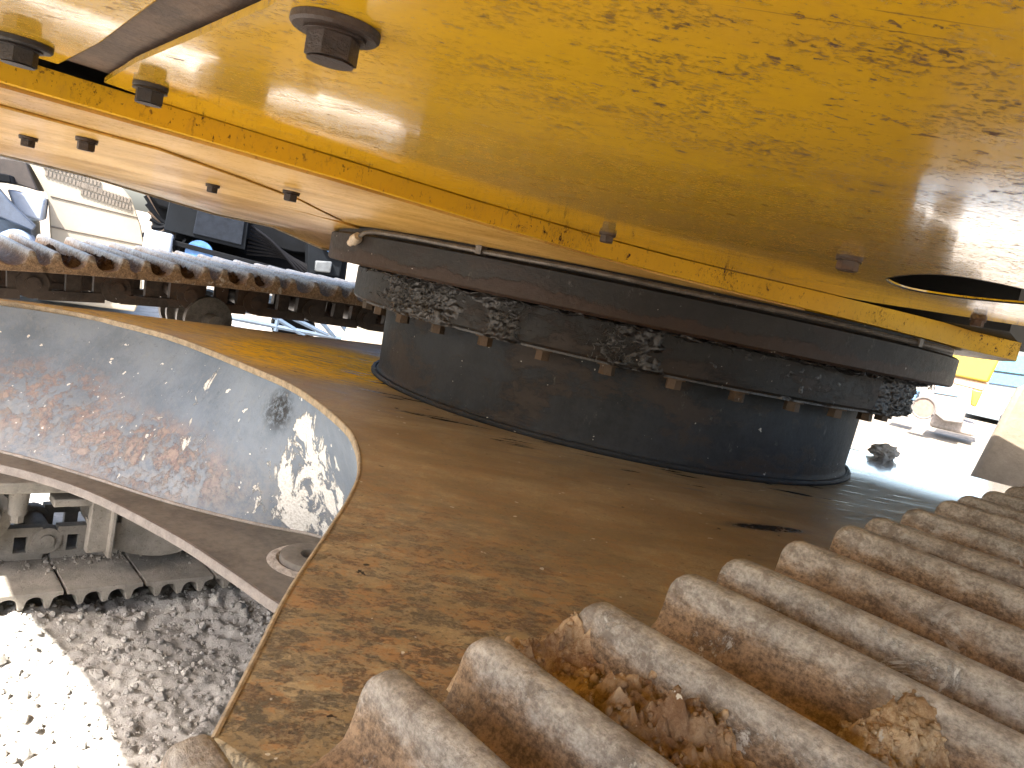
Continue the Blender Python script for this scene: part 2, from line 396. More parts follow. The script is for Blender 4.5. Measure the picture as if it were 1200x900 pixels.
# loose lumps of dirt
rock_src = []
for k in range(6):
    bm = bmesh.new(); bmesh.ops.create_icosphere(bm, subdivisions=1, radius=1)
    for v in bm.verts: v.co *= 1 + .35 * noise.noise(v.co * 1.3 + Vector((k * 7, 0, 0))); v.co.z *= .75
    rock_src.append(([v.co.copy() for v in bm.verts], [[v.index for v in f_.verts] for f_ in bm.faces])); bm.free()
V, F = [], []
rnd = random.Random(3)
for i in range(11000):
    x = rnd.uniform(-1.7, .1); y = rnd.uniform(-.3, .98)
    s_ = .0016 * (1 / max(.05, rnd.random())) ** .58
    if i > 10960: s_ = rnd.uniform(.012, .02)
    cs, fc = rnd.choice(rock_src); rot = Matrix.Rotation(rnd.uniform(0, 6.28), 3, 'Z') @ Matrix.Rotation(rnd.uniform(0, 1), 3, 'X')
    o_ = len(V); c = Vector((x, y, gh(x, y) + s_ * .35))
    V += [c + rot @ (k * s_) for k in cs]; F += [[o_ + j for j in q] for q in fc]
me = bpy.data.meshes.new('dirt_crumbs'); me.from_pydata(V, [], F); me.materials.append(M['ground'])
crumbs = link(bpy.data.objects.new('dirt_crumbs', me))
tag(crumbs, 'loose grey crumbs of dirt on the ground between the tracks', 'dirt', kind='stuff')

# ================================================================== EXCAVATOR
EX = thing('crawler_excavator', 'yellow crawler excavator seen from between its near track and upper deck, with dark slewing ring', 'excavator')

# ---------------------------------------------------------------- track shoes
H = .034; TH = .012
US = [0., .0695, .142]
def shoe_mesh(seed, mat='shoe', cut=0.):
    rn = random.Random(seed)
    half_ = [(.033, 0), (.027, .045), (.0215, .12), (.0175, .235), (.0145, .39), (.0123, .57), (.0107, .74), (.0094, .87), (.0076, .955), (.0052, .992), (.0025, 1)]
    half_ = [(d * (.80 if g > .2 else .92), g) for d, g in half_]
    bumpf = [(-d, g) for d, g in half_] + [(0, 1.01)] + [(d, g) for d, g in reversed(half_)]
    wk = .8 if cut else 1.
    US = [.012, .069, .126] if cut else [0., .0695, .142]
    top = []
    for u_ in US:
        for d, g in bumpf: top.append((u_ + d * wk, g))
    top = top + [(.172, 0.)]
    if cut: top = [(-.0195, 0.)] + top[:-1] + [(.1575, 0.)]
    ys = [0, .0015, .004, .008, .014, .024, .05] + [.05 + .05 * k for k in range(1, 11)]
    ys += [.6 - q for q in (.024, .014, .008, .004, .0015, 0)]
    ys = sorted(set(round(q, 4) for q in ys))
    bm = bmesh.new(); rows = []
    for y in ys:
        e = min(y, .6 - y)
        ef = .84 + .16 * min(1, (e / .009)) ** .5
        flo = -.0012 * max(0, 1 - e / .003)
        row = []
        for u_, g in top:
            if g > 0: v = -H + g * H * ef + .0009 * noise.noise(Vector((u_ * 25, y * 14, seed))) * g
            else: v = -H + g * .05
            row.append(bm.verts.new((u_ + .0006 * noise.noise(Vector((u_ * 9, y * 20, seed + 5))), y - .3, v + flo)))
        for u_, v in ((.172, -H - TH), (.166, -H - TH - .0015), (0, -H - TH - .0015), (-.027, -H - TH - .0015)) if not cut else ((.1575, -H - TH), (0, -H - TH), (-.0195, -H - TH)):
            row.append(bm.verts.new((u_, y - .3, v - flo)))
        rows.append(row)
    n = len(rows[0])
    for a, b in zip(rows, rows[1:]):
        for k in range(n): bm.faces.new((a[k], a[(k + 1) % n], b[(k + 1) % n], b[k]))
    for rw in (rows[0], rows[-1]):
        for t in tessellate_polygon([[v.co.copy() for v in rw]]):
            try: bm.faces.new([rw[k] for k in t])
            except ValueError: pass
    bmesh.ops.recalc_face_normals(bm, faces=bm.faces)
    me = bpy.data.meshes.new('track_shoe'); bm.to_mesh(me); bm.free(); me.materials.append(M[mat])
    for p_ in me.polygons: p_.use_smooth = True
    me.set_sharp_from_angle(angle=R(50))
    return me
def link_mesh():
    bm = bmesh.new()
    for s_ in (-1, 1):
        y = s_ * .085
        v0 = -H - TH
        box(bm, (.075, y, v0 - .010), (.165, .022, .020))
        box(bm, (.075, y, v0 - .078), (.150, .030, .024))
        for cx_, w in ((.010, .040), (.078, .034), (.142, .036)): box(bm, (cx_, y, v0 - .045), (w, .020, .070))
        cyl(bm, (-.012, y + s_ * .002, v0 - .052), .036, .036, .030, 20, 'Y')
        cyl(bm, (.168, y - s_ * .004, v0 - .052), .034, .034, .028, 20, 'Y')
        cyl(bm, (-.012, y + s_ * .006, v0 - .052), .018, .018, .036, 14, 'Y')
    cyl(bm, (-.012, 0, v0 - .052), .024, .024, .20, 14, 'Y')
    bmesh.ops.recalc_face_normals(bm, faces=bm.faces)
    me = bpy.data.meshes.new('track_link'); bm.to_mesh(me); bm.free(); me.materials.append(M['link'])
    for p_ in me.polygons: p_.use_smooth = True
    me.set_sharp_from_angle(angle=R(40))
    return me
SHOES = [shoe_mesh(k * 11 + 1) for k in range(3)]
LOW = shoe_mesh(77, 'dusty', 1.)
LINK = link_mesh()
def zc_near(X):
    d = X + 1.0995
    if d < -.35: return 1 - .146 - .0445 - .05 * (-.35 - d) - .02 * (d + .35) ** 2
    if d < 1.05: return 1 - .1458 + .109 * d - .0517 * d * d
    return 1 - .0885 - .02 * (d - 1.05) ** 2
def zc_far(X):
    d = X + .9185
    if d < -.35: return 1 - .1311 - .0387 - .06 * (-.35 - d)
    if d < .78: return 1 - .1311 + .0902 * d - .0584 * d * d
    return 1 - .0963 - .02 * (d - .78) ** 2
count = [0]
LINK_LOW = LINK.copy(); LINK_LOW.materials.clear(); LINK_LOW.materials.append(M['dusty'])
def put_shoe(X, Z, ang, ymid, lk=True, me=None):
    o = bpy.data.objects.new('track_shoe', me or SHOES[count[0] % 3]); count[0] += 1
    link(o, EX)
    o.matrix_world = Matrix.Translation((X, ymid, Z)) @ Matrix.Rotation(-ang, 4, 'Y')
    if lk:
        l = bpy.data.objects.new('track_link', LINK_LOW if me else LINK); link(l, o)
    return o
NEARS, FARS = {}, {}
def track(zf, x0, ymid, store, xb0):
    k = -4
    X = x0 - 4 * .19; X1 = 1.80
    while X < X1:
        sl = (zf(X + .142) - zf(X)) / .142
        store[k] = put_shoe(X, zf(X), math.atan(sl), ymid); X += .19; k += 1
    xe, ze = X - .02, zf(X1)
    # round the front sprocket and the rear idler
    rad = ze / 2; n = 7
    for i in range(1, n):
        a = math.pi * i / n
        put_shoe(xe + rad * math.sin(a) - .03, rad + rad * math.cos(a), -a, ymid)
    xs = x0 - 4 * .19
    zs = zf(xs); rad = zs / 2
    for i in range(1, n):
        a = math.pi * i / n
        put_shoe(xs - rad * math.sin(a), rad + rad * math.cos(a), a, ymid)
    X = xb0
    while X > xs: X -= .186
    while X < 1.85:
        put_shoe(X + .150, 0., math.pi, ymid, me=LOW); X += .186
track(zc_near, -1.0995, -1.183, NEARS, -.797)
track(zc_far, -.9185, 1.183, FARS, -.797 + .003)

# ---------------------------------------------------------------- track frames with rollers
def track_frame(ym, s_):
    bm = bmesh.new()
    box(bm, (0, ym, .46), (3.1, .26, .26))
    o = mesh_obj('track_frame', bm, simple('rusty red brown frame', (.16, .075, .045), .7, .4, 9) if s_ > 0 else M['dusty'], EX, bevel=.02)
    bm = bmesh.new()
    box(bm, (0, ym - s_ * .15, .292), (3.0, .18, .028)); box(bm, (0, ym + s_ * .15, .292), (3.0, .18, .028))
    mesh_obj('frame_flange', bm, simple('grey dusty flange', (.18, .165, .14), .8, .3, 14), o, bevel=.004)
    for i in range(7):
        x = -1.36 + i * .345 + .03
        bm = bmesh.new()
        cyl(bm, (x, ym, .19), .075, .075, .30, 28, 'Y')
        for q in (-1, 1):
            cyl(bm, (x, ym + q * .055, .19), .098, .098, .022, 28, 'Y')
            cyl(bm, (x, ym + q * .165, .19), .052, .045, .05, 20, 'Y')
            cyl(bm, (x, ym + q * .20, .19), .034, .034, .03, 18, 'Y')
        mesh_obj('track_roller', bm, M['dusty'], o)
        for q in (-1, 1):
            for dx in (-.075, .075):
                bm = bmesh.new()
                cyl(bm, (x + dx, ym + q * .19, .248), .020, .024, .075, 14)
                cyl(bm, (x + dx, ym + q * .19, .205), .016, .016, .03, 6)
                mesh_obj('roller_bolt', bm, M['dusty'], o)
    return o
FF = track_frame(1.183, 1)
NF = track_frame(-1.183, -1)
# roller guard seen under the carbody, a bent plate between two posts
gp = [(-.775, .165), (-.735, .098), (-.66, .062), (-.58, .048), (-.52, .058), (-.47, .09), (-.44, .14), (-.445, .175), (-.52, .165), (-.60, .158), (-.70, .150)]
gp = catmull([(x, 0, z) for x, z in gp], 3, True)
bm = bmesh.new(); prism(bm, [(p.x + .02, 1.00, p.z + .03) for p in gp], [(p.x + .02, .975, p.z + .03) for p in gp])
mesh_obj('roller_guard', bm, M['dusty'], FF, bevel=.003)
bm = bmesh.new(); box(bm, (-.725, .972, .178), (.055, .03, .14)); box(bm, (-.70, .958, .172), (.012, .04, .15)); box(bm, (-.76, .99, .245), (.16, .06, .02))
mesh_obj('guard_post', bm, M['dusty'], FF, bevel=.003)
# carrier roller under the top run
for ym, x in ((1.183, -.49), (-1.183, .1)):
    bm = bmesh.new()
    zc = .735
    cyl(bm, (x, ym, zc), .05, .05, .22, 28, 'Y')
    for q in (-1, 1):
        cyl(bm, (x, ym + q * .045, zc), .068, .068, .014, 32, 'Y'); cyl(bm, (x, ym + q * .075, zc), .057, .057, .014, 32, 'Y'); cyl(bm, (x, ym + q * .108, zc), .068, .066, .012, 32, 'Y')
    cyl(bm, (x, ym, zc), .022, .022, .34, 18, 'Y')
    c = mesh_obj('carrier_roller', bm, M['tube'], EX)
    bm = bmesh.new(); box(bm, (x + .1, ym - .16 * (1 if ym > 0 else -1), .70), (.16, .045, .05)); box(bm, (x + .12, ym, .64), (.10, .24, .12))
    cyl(bm, (x + .10, ym - .19 * (1 if ym > 0 else -1), .70), .02, .02, .03, 12, 'Y')
    mesh_obj('roller_bracket', bm, M['dusty'], c, bevel=.004)

# ---------------------------------------------------------------- carbody
ZP = .772
left = [(-1.30, -.93), (-1.171, -.800), (-1.123, -.736), (-1.069, -.664), (-.988, -.567), (-.922, -.486), (-.865, -.406), (-.809, -.303), (-.768, -.190), (-.732, .018), (-.742, .170), (-.794, .454), (-.908, .624), (-1.047, .682), (-1.22, .705)]
lc = [(p.x, p.y) for p in catmull([(x, y, 0) for x, y in left[1:]], 5)]
right = [(.672, -.275), (.742, -.34), (.80, -.375), (.838, -.43), (.88, -.568), (.98, -.72), (1.15, -.86)]
rc = [(.98, .705), (.80, .50), (.705, .25), (.655, .0), (.66, -.18)] + right
rc = [(p.x, p.y) for p in catmull([(x, y, 0) for x, y in rc], 4)]
out = lc + [(-1.0, .712)] + rc + [(1.2, -1.0), (0, -1.0), (-1.10, -1.0), (-1.15, -.86)]
fixed = []
for p_ in out:
    if not fixed or (Vector(p_) - Vector(fixed[-1])).length > .004: fixed.append(p_)
bm = bmesh.new(); prism(bm, [(x, y, ZP - .010) for x, y in fixed], [(x, y, ZP) for x, y in fixed])
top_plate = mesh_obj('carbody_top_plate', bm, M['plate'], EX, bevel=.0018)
# burnt, ground edge of the cut-out
bm = bmesh.new()
q = lc
a_ = []
for i, (x, y) in enumerate(q):
    t = Vector(q[min(i + 1, len(q) - 1)]) - Vector(q[max(0, i - 1)]); nrm = Vector((t.y, -t.x)).normalized()   # towards the open side
    if nrm.x > 0: nrm = -nrm
    a_.append(((x, y), nrm))
rows = [[bm.verts.new((x + n_.x * o_, y + n_.y * o_, z)) for o_, z in ((.0, ZP - .0112), (.0012, ZP - .0102), (.0016, ZP - .002), (.0012, ZP - .0005), (-.0005, ZP + .0006), (-.002, ZP + .0004))] for (x, y), n_ in a_]
for A, B in zip(rows, rows[1:]):
    for k in range(5): bm.faces.new((A[k], A[k + 1], B[k + 1], B[k]))
mesh_obj('cutout_edge', bm, M['edge'], top_plate)

wt = [(-1.20, .705), (-1.04, .670), (-.90, .612), (-.784, .45), (-.732, .165), (-.720, .02), (-.735, -.09), (-.756, -.19), (-.79, -.303), (-.80, -.42), (-.82, -.60), (-.85, -.80)]
wb = [(-1.25, .62), (-1.14, .54), (-1.048, .487), (-.94, .344), (-.841, .19), (-.738, .072), (-.656, -.002), (-.640, -.08), (-.64, -.2), (-.65, -.33), (-.67, -.52), (-.70, -.80)]
wt = catmull([(x, y, ZP - .009) for x, y in wt], 5); wb = catmull([(x, y, .522) for x, y in wb], 5)
def web(wt, wb, name):
    bm = bmesh.new(); rows = []
    for a, b in zip(wt, wb): rows.append([bm.verts.new(a.lerp(b, k / 8)) for k in range(9)] + [bm.verts.new(a.lerp(b, 1 - k / 8) + Vector((.014 if a.x < 0 else -.014, 0, 0))) for k in range(9)])
    n = 18
    for A, B in zip(rows, rows[1:]):
        for k in range(n): bm.faces.new((A[k], A[(k + 1) % n], B[(k + 1) % n], B[k]))
    bm.faces.new(rows[0]); bm.faces.new(list(reversed(rows[-1])))
    return mesh_obj(name, bm, M['web'], EX)
web(wt, wb, 'carbody_side_web')
web([Vector((-p.x, p.y, p.z)) for p in wt], [Vector((-p.x, p.y, p.z)) for p in wb], 'carbody_side_web')
bo = [(-1.22, .54), (-1.059, .41), (-.957, .266), (-.883, .057), (-.849, -.10), (-.831, -.204), (-.810, -.30), (-.82, -.50), (-.86, -.76)]
bo = [(p.x, p.y) for p in catmull([(x, y, 0) for x, y in bo], 5)]
ro = [(1.1, .60), (.85, .3), (.80, 0), (.83, -.3), (1.1, -.76)]
bo2 = bo + [(-.86, -.85), (1.1, -.85)] + list(reversed(ro)) + [(1.1, .75), (-1.22, .75)]
bm = bmesh.new(); prism(bm, [(x, y, .508) for x, y in bo2], [(x, y, .520) for x, y in bo2])
lower = mesh_obj('carbody_bottom_plate', bm, M['flangetop'], EX, bevel=.001)
bm = bmesh.new(); rows = []
for i, (x, y) in enumerate(bo):
    t = Vector(bo[min(i + 1, len(bo) - 1)]) - Vector(bo[max(0, i - 1)]); n_ = Vector((t.y, -t.x)).normalized()
    if n_.x > 0: n_ = -n_
    rows.append([bm.verts.new((x + n_.x * o_, y + n_.y * o_, z)) for o_, z in ((.0, .5065), (.002, .507), (.0025, .519), (.001, .5215), (-.004, .5212))])
for A, B in zip(rows, rows[1:]):
    for k in range(4): bm.faces.new((A[k], A[k + 1], B[k + 1], B[k]))
mesh_obj('scraped_edge', bm, simple('pinkish scraped steel edge', (.155, .135, .12), .75, .25, 50), lower)
# weld line at the foot of the web and drain boss with its hole
bm = bmesh.new(); tube(bm, [p + Vector((-.002, 0, .000)) for p in wb], .003, 6); mesh_obj('weld_bead', bm, simple('grey weld', (.26, .23, .20), .7, .3, 60), lower)
bm = bmesh.new(); lathe(bm, [(.052, .519), (.058, .524), (.066, .5235), (.073, .519)], 48, centre=(-.715, -.095)); mesh_obj('weld_ring', bm, simple('pale weld ring', (.36, .32, .28), .8, .35, 90, bump=.004), lower)
bm = bmesh.new(); lathe(bm, [(.053, .519), (.052, .531), (.047, .533), (.022, .533), (.020, .530), (.020, .518), (.0, .518)], 48, centre=(-.715, -.095))
boss = mesh_obj('drain_boss', bm, M['flangetop'], lower)
bm = bmesh.new(); lathe(bm, [(.0195, .5225), (.0, .5225)], 32, centre=(-.715, -.095)); mesh_obj('drain_hole', bm, M['black'], boss) if False else bm.free()

# ---------------------------------------------------------------- pedestal and slewing ring
bm = bmesh.new(); lathe(bm, [(.500, .925), (.509, .925), (.511, .918), (.509, .86), (.506, .79), (.507, .782), (.513, .776), (.520, .7725), (.50, .772)], 144)
drum = mesh_obj('pedestal_drum', bm, M['drum'], EX)
bm = bmesh.new()
for i in range(145):
    a = R(i * 2.5)
tube(bm, [((.515 + .0015 * noise.noise(Vector((i * .9, 0, 0)))) * math.cos(R(i * 1.5)), (.515 + .0015 * noise.noise(Vector((i * .9, 0, 0)))) * math.sin(R(i * 1.5)), .776) for i in range(241)], .0055, 6, False)
mesh_obj('base_weld', bm, M['drum'], drum)
bm = bmesh.new(); lathe(bm, [(.500, .984), (.577, .984), (.583, .979), (.583, .925), (.580, .921), (.50, .921)], 144)
inner = mesh_obj('inner_bearing_ring', bm, M['inner'], EX, angle=24)
bm = bmesh.new()
lathe(bm, [(.54, .984), (.641, .984), (.6455, .988), (.6455, 1.034), (.641, 1.037), (.633, 1.037), (.633, 1.0515), (.54, 1.0515)], 160)
outer = mesh_obj('outer_bearing_ring', bm, M['ring'], EX, angle=24)
bm = bmesh.new()
cyl(bm, (0, 0, -.004), .017, .017, .004, 20); cyl(bm, (0, 0, -.0125), .0125, .0118, .015, 6)
BM_ = bpy.data.meshes.new('ring_bolt'); bm.to_mesh(BM_); bm.free(); BM_.materials.append(M['rustbolt'])
for i in range(34):
    a = R(-162.0 + i * 360 / 34)
    o = bpy.data.objects.new('ring_bolt', BM_); link(o, inner); o.location = (.552 * math.cos(a), .552 * math.sin(a), .9205); o.rotation_euler = (0, 0, a * 3.1)
# grease line round the ring
bm = bmesh.new()
pts = []
for k in range(0, 61):
    a = -181 + k * 1.58
    zz = 1.044 - .0015 + .0008 * math.sin(k * .35)
    pts.append((.6515 * math.cos(R(a)), .6515 * math.sin(R(a)), zz))
pts = [(.654 * math.cos(R(-184.6)), .654 * math.sin(R(-184.6)), 1.031), (.654 * math.cos(R(-183)), .654 * math.sin(R(-183)), 1.039)] + pts
tube(bm, pts, .0036, 8)
gl = mesh_obj('grease_line', bm, M['tube'], outer)
bm = bmesh.new()
p0 = Vector(pts[0]); d0 = (Vector(pts[0]) - Vector(pts[1])).normalized()
tube(bm, [p0 + Vector((-.004, -.002, 0)), p0 + d0 * .008 + Vector((-.004, -.002, 0)), p0 + d0 * .0081, p0 + d0 * .02, p0 + d0 * .0201, p0 + d0 * .034], [.007, .007, .0095, .0095, .007, .006], 10)
mesh_obj('grease_fitting', bm, M['brass'], outer)
for a in (-160, -98):
    bm = bmesh.new(); box(bm, (.650 * math.cos(R(a)), .650 * math.sin(R(a)), 1.043), (.016, .010, .012), Matrix.Rotation(R(a), 4, 'Z'))
    mesh_obj('line_clip', bm, M['tube'], outer)
# squeezed-out grease
def clump(a0, a1, rr, z0, z1, amp, seed, strands=0, freq=30):
    bm = bmesh.new(); n = max(10, int((a1 - a0) * 3.2)); m = 12; rows = []
    for i in range(n + 1):
        t = i / n; a = R(a0 + (a1 - a0) * t); env = min(1, 6 * t, 6 * (1 - t)) ** .5
        row = []
        for k in range(m + 1):
            th = -math.pi / 2 + math.pi * k / m
            zc, hz = (z0 + z1) / 2, (z1 - z0) / 2 * (.25 + .75 * env)
            p = Vector((math.cos(a) * rr, math.sin(a) * rr, zc + hz * math.sin(th)))
            dsp = amp * env * (math.cos(th) * .5 + .9 * (fbm(p * freq + Vector((seed, 0, 0)), 4)))
            rad = rr - .012 + .012 * math.cos(th) + dsp
            row.append(bm.verts.new((math.cos(a) * rad, math.sin(a) * rad, p.z + .5 * amp * noise.noise(p * freq * 1.4 + Vector((0, seed, 0))))))
        rows.append(row)
    for A, B in zip(rows, rows[1:]):
        for k in range(m): bm.faces.new((A[k], B[k], B[k + 1], A[k + 1]))
    rn = random.Random(seed)
    for i in range(strands):
        a = R(rn.uniform(a0, a1)); z = rn.uniform(z0, z1); rad = rr + rn.uniform(0, amp)
        p = Vector((rad * math.cos(a), rad * math.sin(a), z)); pts = [p]
        d = Vector((rn.uniform(-1, 1), rn.uniform(-1, 1), rn.uniform(-1, .6))).normalized()
        for k in range(3):
            d = (d + .5 * Vector((rn.uniform(-1, 1), rn.uniform(-1, 1), rn.uniform(-1, 1)))).normalized(); p = p + d * rn.uniform(.002, .005); pts.append(p)
        tube(bm, pts, rn.uniform(.0003, .0007), 3, False)
    return bm
def grease_skin():
    bm = bmesh.new(); n = 900; m = 30; rows = []
    for i in range(n + 1):
        a = 165 + 135 * i / n; ar = R(a); row = []
        amt = .18
        for c0, w, k in ((184, 12, 1.15), (202, 4, .8), (222, 6, .42), (249, 5, .40), (274, 7, 1.45), (281, 6, 1.2)): amt = max(amt, k * math.exp(-((a - c0) / w) ** 4))
        for k in range(m + 1):
            z = .9175 + .068 * k / m
            p = Vector((math.cos(ar) * .6, math.sin(ar) * .6, z))
            q = Vector((p.x, p.y, p.z * 1.7))
            v = .45 * noise.noise(q * 9) + .40 * fbm(q * 32, 4) + .25 * noise.noise(q * 90)
            th = .017 * (v + amt - .62) + .004 * max(0, amt - .3) * noise.noise(q * 150)
            rad = .5835 + max(-.006, th)
            if z < .9205 or z > .984: rad = min(rad, .5835 + max(-.006, th - .003))
            row.append(bm.verts.new((math.cos(ar) * rad, math.sin(ar) * rad, z)))
        rows.append(row)
    for A, B in zip(rows, rows[1:]):
        for k in range(m): bm.faces.new((A[k], B[k], B[k + 1], A[k + 1]))
    return bm
o = mesh_obj('grease_clump', grease_skin(), M['grease'], inner, angle=180); tag(o, kind='stuff')
rn = random.Random(4); bm = bmesh.new()
for i in range(900):
    c0, w = rn.choice(((184, 9), (184, 9), (184, 9), (184, 9), (203, 3), (220, 4), (274, 6)))
    a = R(rn.gauss(c0, w * .55)); z = rn.uniform(.925, .990); rad = rn.uniform(.586, .600)
    p = Vector((rad * math.cos(a), rad * math.sin(a), z)); pts = [p]
    d = Vector((rn.uniform(-1, 1), rn.uniform(-1, 1), rn.uniform(-1, .8))).normalized()
    for k in range(4):
        d = (d + .6 * Vector((rn.uniform(-1, 1), rn.uniform(-1, 1), rn.uniform(-1, 1)))).normalized(); p = p + d * rn.uniform(.0015, .004); pts.append(p)
    tube(bm, pts, rn.uniform(.0003, .0008), 3, False)
o = mesh_obj('grease_fibres', bm, simple('grey dusty fibres', (.055, .052, .048), .6, .5, 300), inner); tag(o, kind='stuff')
bm = clump(-190, -60, .606, .978, .9855, .012, 21, 260, 45); o = mesh_obj('grease_bead', bm, M['grease'], outer); tag(o, kind='stuff')

# ---------------------------------------------------------------- upper frame, seen from below
def Zt(x):
    t = max(0., min(1.1, x + 1.10)); return 1.0662 + .0175 * (t - .08 * (1 - math.exp(-t / .08)))
lo = [(-1.60, -.600), (-1.42, -.597), (-1.253, -.593), (-1.162, -.588), (-1.038, -.580), (-.893, -.555), (-.693, -.532), (-.58, -.535), (-.466, -.556), (-.324, -.595), (-.134, -.632), (-.02, -.648), (.104, -.656), (.156, -.682), (.20, -.70)]
arc = [(.73 * math.cos(R(a)), .73 * math.sin(R(a))) for a in range(-70, 91, 10)]
base = lo + arc + [(-.3, .72), (-1.60, .72)]
bm = bmesh.new()
prism(bm, [(x, y, 1.052) for x, y in base], [(x, y, max(Zt(x), 1.0665) - .0005) for x, y in base])
base_plate = mesh_obj('frame_base_plate', bm, M['yellow'], EX, bevel=.002)
# the dirty underside skin of the base plate, a thin dust-filmed cover plate
uo = [(-1.60, -.590), (-1.5, -.587), (-1.253, -.584), (-1.162, -.579), (-1.038, -.571), (-.893, -.546), (-.693, -.522), (-.58, -.525), (-.466, -.545), (-.324, -.58), (-.3, -.2), (-.3, .7), (-1.60, .7)]
bm = bmesh.new(); prism(bm, [(x, y, 1.0498) for x, y in uo], [(x, y, 1.0518) for x, y in uo])
mesh_obj('underside_skin', bm, M['tan'], base_plate)

def hexbolt(name, x, y, z, s_, parent, washer=.0165, mat='bolt_dark', rz=.3, deep=.0085):
    bm = bmesh.new()
    lathe(bm, [(0, 0), (washer, 0), (washer, -.0026), (washer - .0010, -.0036), (.0105, -.0036), (0.0105, -.0034)], 32)
    cyl(bm, (0, 0, -.0038), .0118, .0110, .0020, 28)
    cyl(bm, (0, 0, -.0045 - deep / 2), .0098, .0098, deep, 6)
    cyl(bm, (0, 0, -.0045 - deep - .0004), .0088, .0078, .0010, 24)
    o = mesh_obj(name, bm, M[mat], parent, bevel=.0004)
    s_ *= .82; o.scale = (s_, s_, s_); o.location = (x, y, z); o.rotation_euler = (0, 0, rz); return o

# near cover panel, the large yellow sheet overhead, with its round hole
px = [(-1.206, -.602), (-1.162, -.586), (-1.028, -.573), (-.879, -.548), (-.689, -.524), (-.555, -.526), (-.433, -.545), (-.295, -.585), (-.255, -.640), (-.250, -.70), (-.233, -.813), (-.21, -1.0), (-.20, -1.40), (-1.30, -1.40), (-1.226, -.87), (-1.216, -.70)]
hc = (-.634, -.872); 
hp = [(p.x, p.y) for p in catmull([(x, y, 0) for x, y in ((-.616, -.804), (-.665, -.832), (-.712, -.872), (-.722, -.905), (-.68, -.935), (-.61, -.945), (-.562, -.905), (-.531, -.84), (-.545, -.797))], 6, True)]
def panel_bm(outline, holes, zf, th):
    bm = bmesh.new()
    loops = []
    for z_o in (0, th):
        E_ = []
        for L in [outline] + holes:
            vs_ = [bm.verts.new((x, y, zf(x, y) + z_o)) for x, y in L]
            loops.append(vs_)
            E_ += [bm.edges.new((vs_[i], vs_[(i + 1) % len(vs_)])) for i in range(len(vs_))]
        bmesh.ops.triangle_fill(bm, edges=E_, use_beauty=True)
    h_ = len(loops) // 2
    for A, B in zip(loops[:h_], loops[h_:]):
        for i in range(len(A)): 
            try: bm.faces.new((A[i], A[(i + 1) % len(A)], B[(i + 1) % len(B)], B[i]))
            except ValueError: pass
    return bm
zn = lambda x, y: Zt(x)
bm = panel_bm(px, [hp], lambda x, y: 0., .0028)
for k in range(18):
    bmesh.ops.bisect_plane(bm, geom=bm.verts[:] + bm.edges[:] + bm.faces[:], plane_co=(-1.10 + .05 * k, 0, 0), plane_no=(1, 0, 0))
for v in bm.verts: v.co.z += Zt(v.co.x)
near_panel = mesh_obj('cover_panel', bm, M['yellow_near'], EX, bevel=0)
near_panel['label'] = 'large yellow cover panel with a round hole'
# rolled lip of the hole
bm = bmesh.new(); tube(bm, [(x, y, Zt(x) + .0005) for x, y in hp + hp[:2]], .0008, 6, False); mesh_obj('hole_lip', bm, M['bolt_dark'], near_panel)
for x, y, s_, rz in ((-1.209, -.881, 1.0, .2), (-1.194, -.648, .92, .9), (-.752, -.588, .88, .1), (-.775, -.843, .95, .5), (-.262, -.772, .95, .4)):
    hexbolt('panel_bolt', x, y, Zt(x), s_, near_panel, washer=.0165 if x < -1.2 else .0118, rz=rz, mat='bolt_dark' if x < -1.1 else 'bolt')
# left cover panel with folded lip and the dark slot between them
lp = [(-1.240, -.606), (-1.238, -.69), (-1.245, -.80), (-1.262, -1.40), (-1.60, -1.40), (-2.2, -.606)]
lp = [(-1.232, -.622), (-1.236, -.722), (-1.246, -.845), (-1.290, -1.40), (-1.60, -1.40), (-1.60, -.612)]
bm = bmesh.new(); prism(bm, [(x, y, 1.0655) for x, y in lp], [(x, y, 1.0705) for x, y in lp])
lpan = mesh_obj('cover_panel', bm, M['yellow_near'], EX, bevel=.0012); lpan['label'] = 'left yellow cover panel'
hexbolt('panel_bolt', -1.256, -.663, 1.0655, 1., lpan, mat='bolt_dark', rz=.6)
bm = bmesh.new()
prism(bm, [(-1.245, -.60, 1.072), (-1.195, -.60, 1.072), (-1.21, -1.4, 1.072), (-1.31, -1.4, 1.072)], [(-1.245, -.60, 1.076), (-1.195, -.60, 1.076), (-1.21, -1.4, 1.076), (-1.31, -1.4, 1.076)])
mesh_obj('slot_strip', bm, simple('scuffed brown strip', (.085, .055, .038), .6, .5, 40), EX)

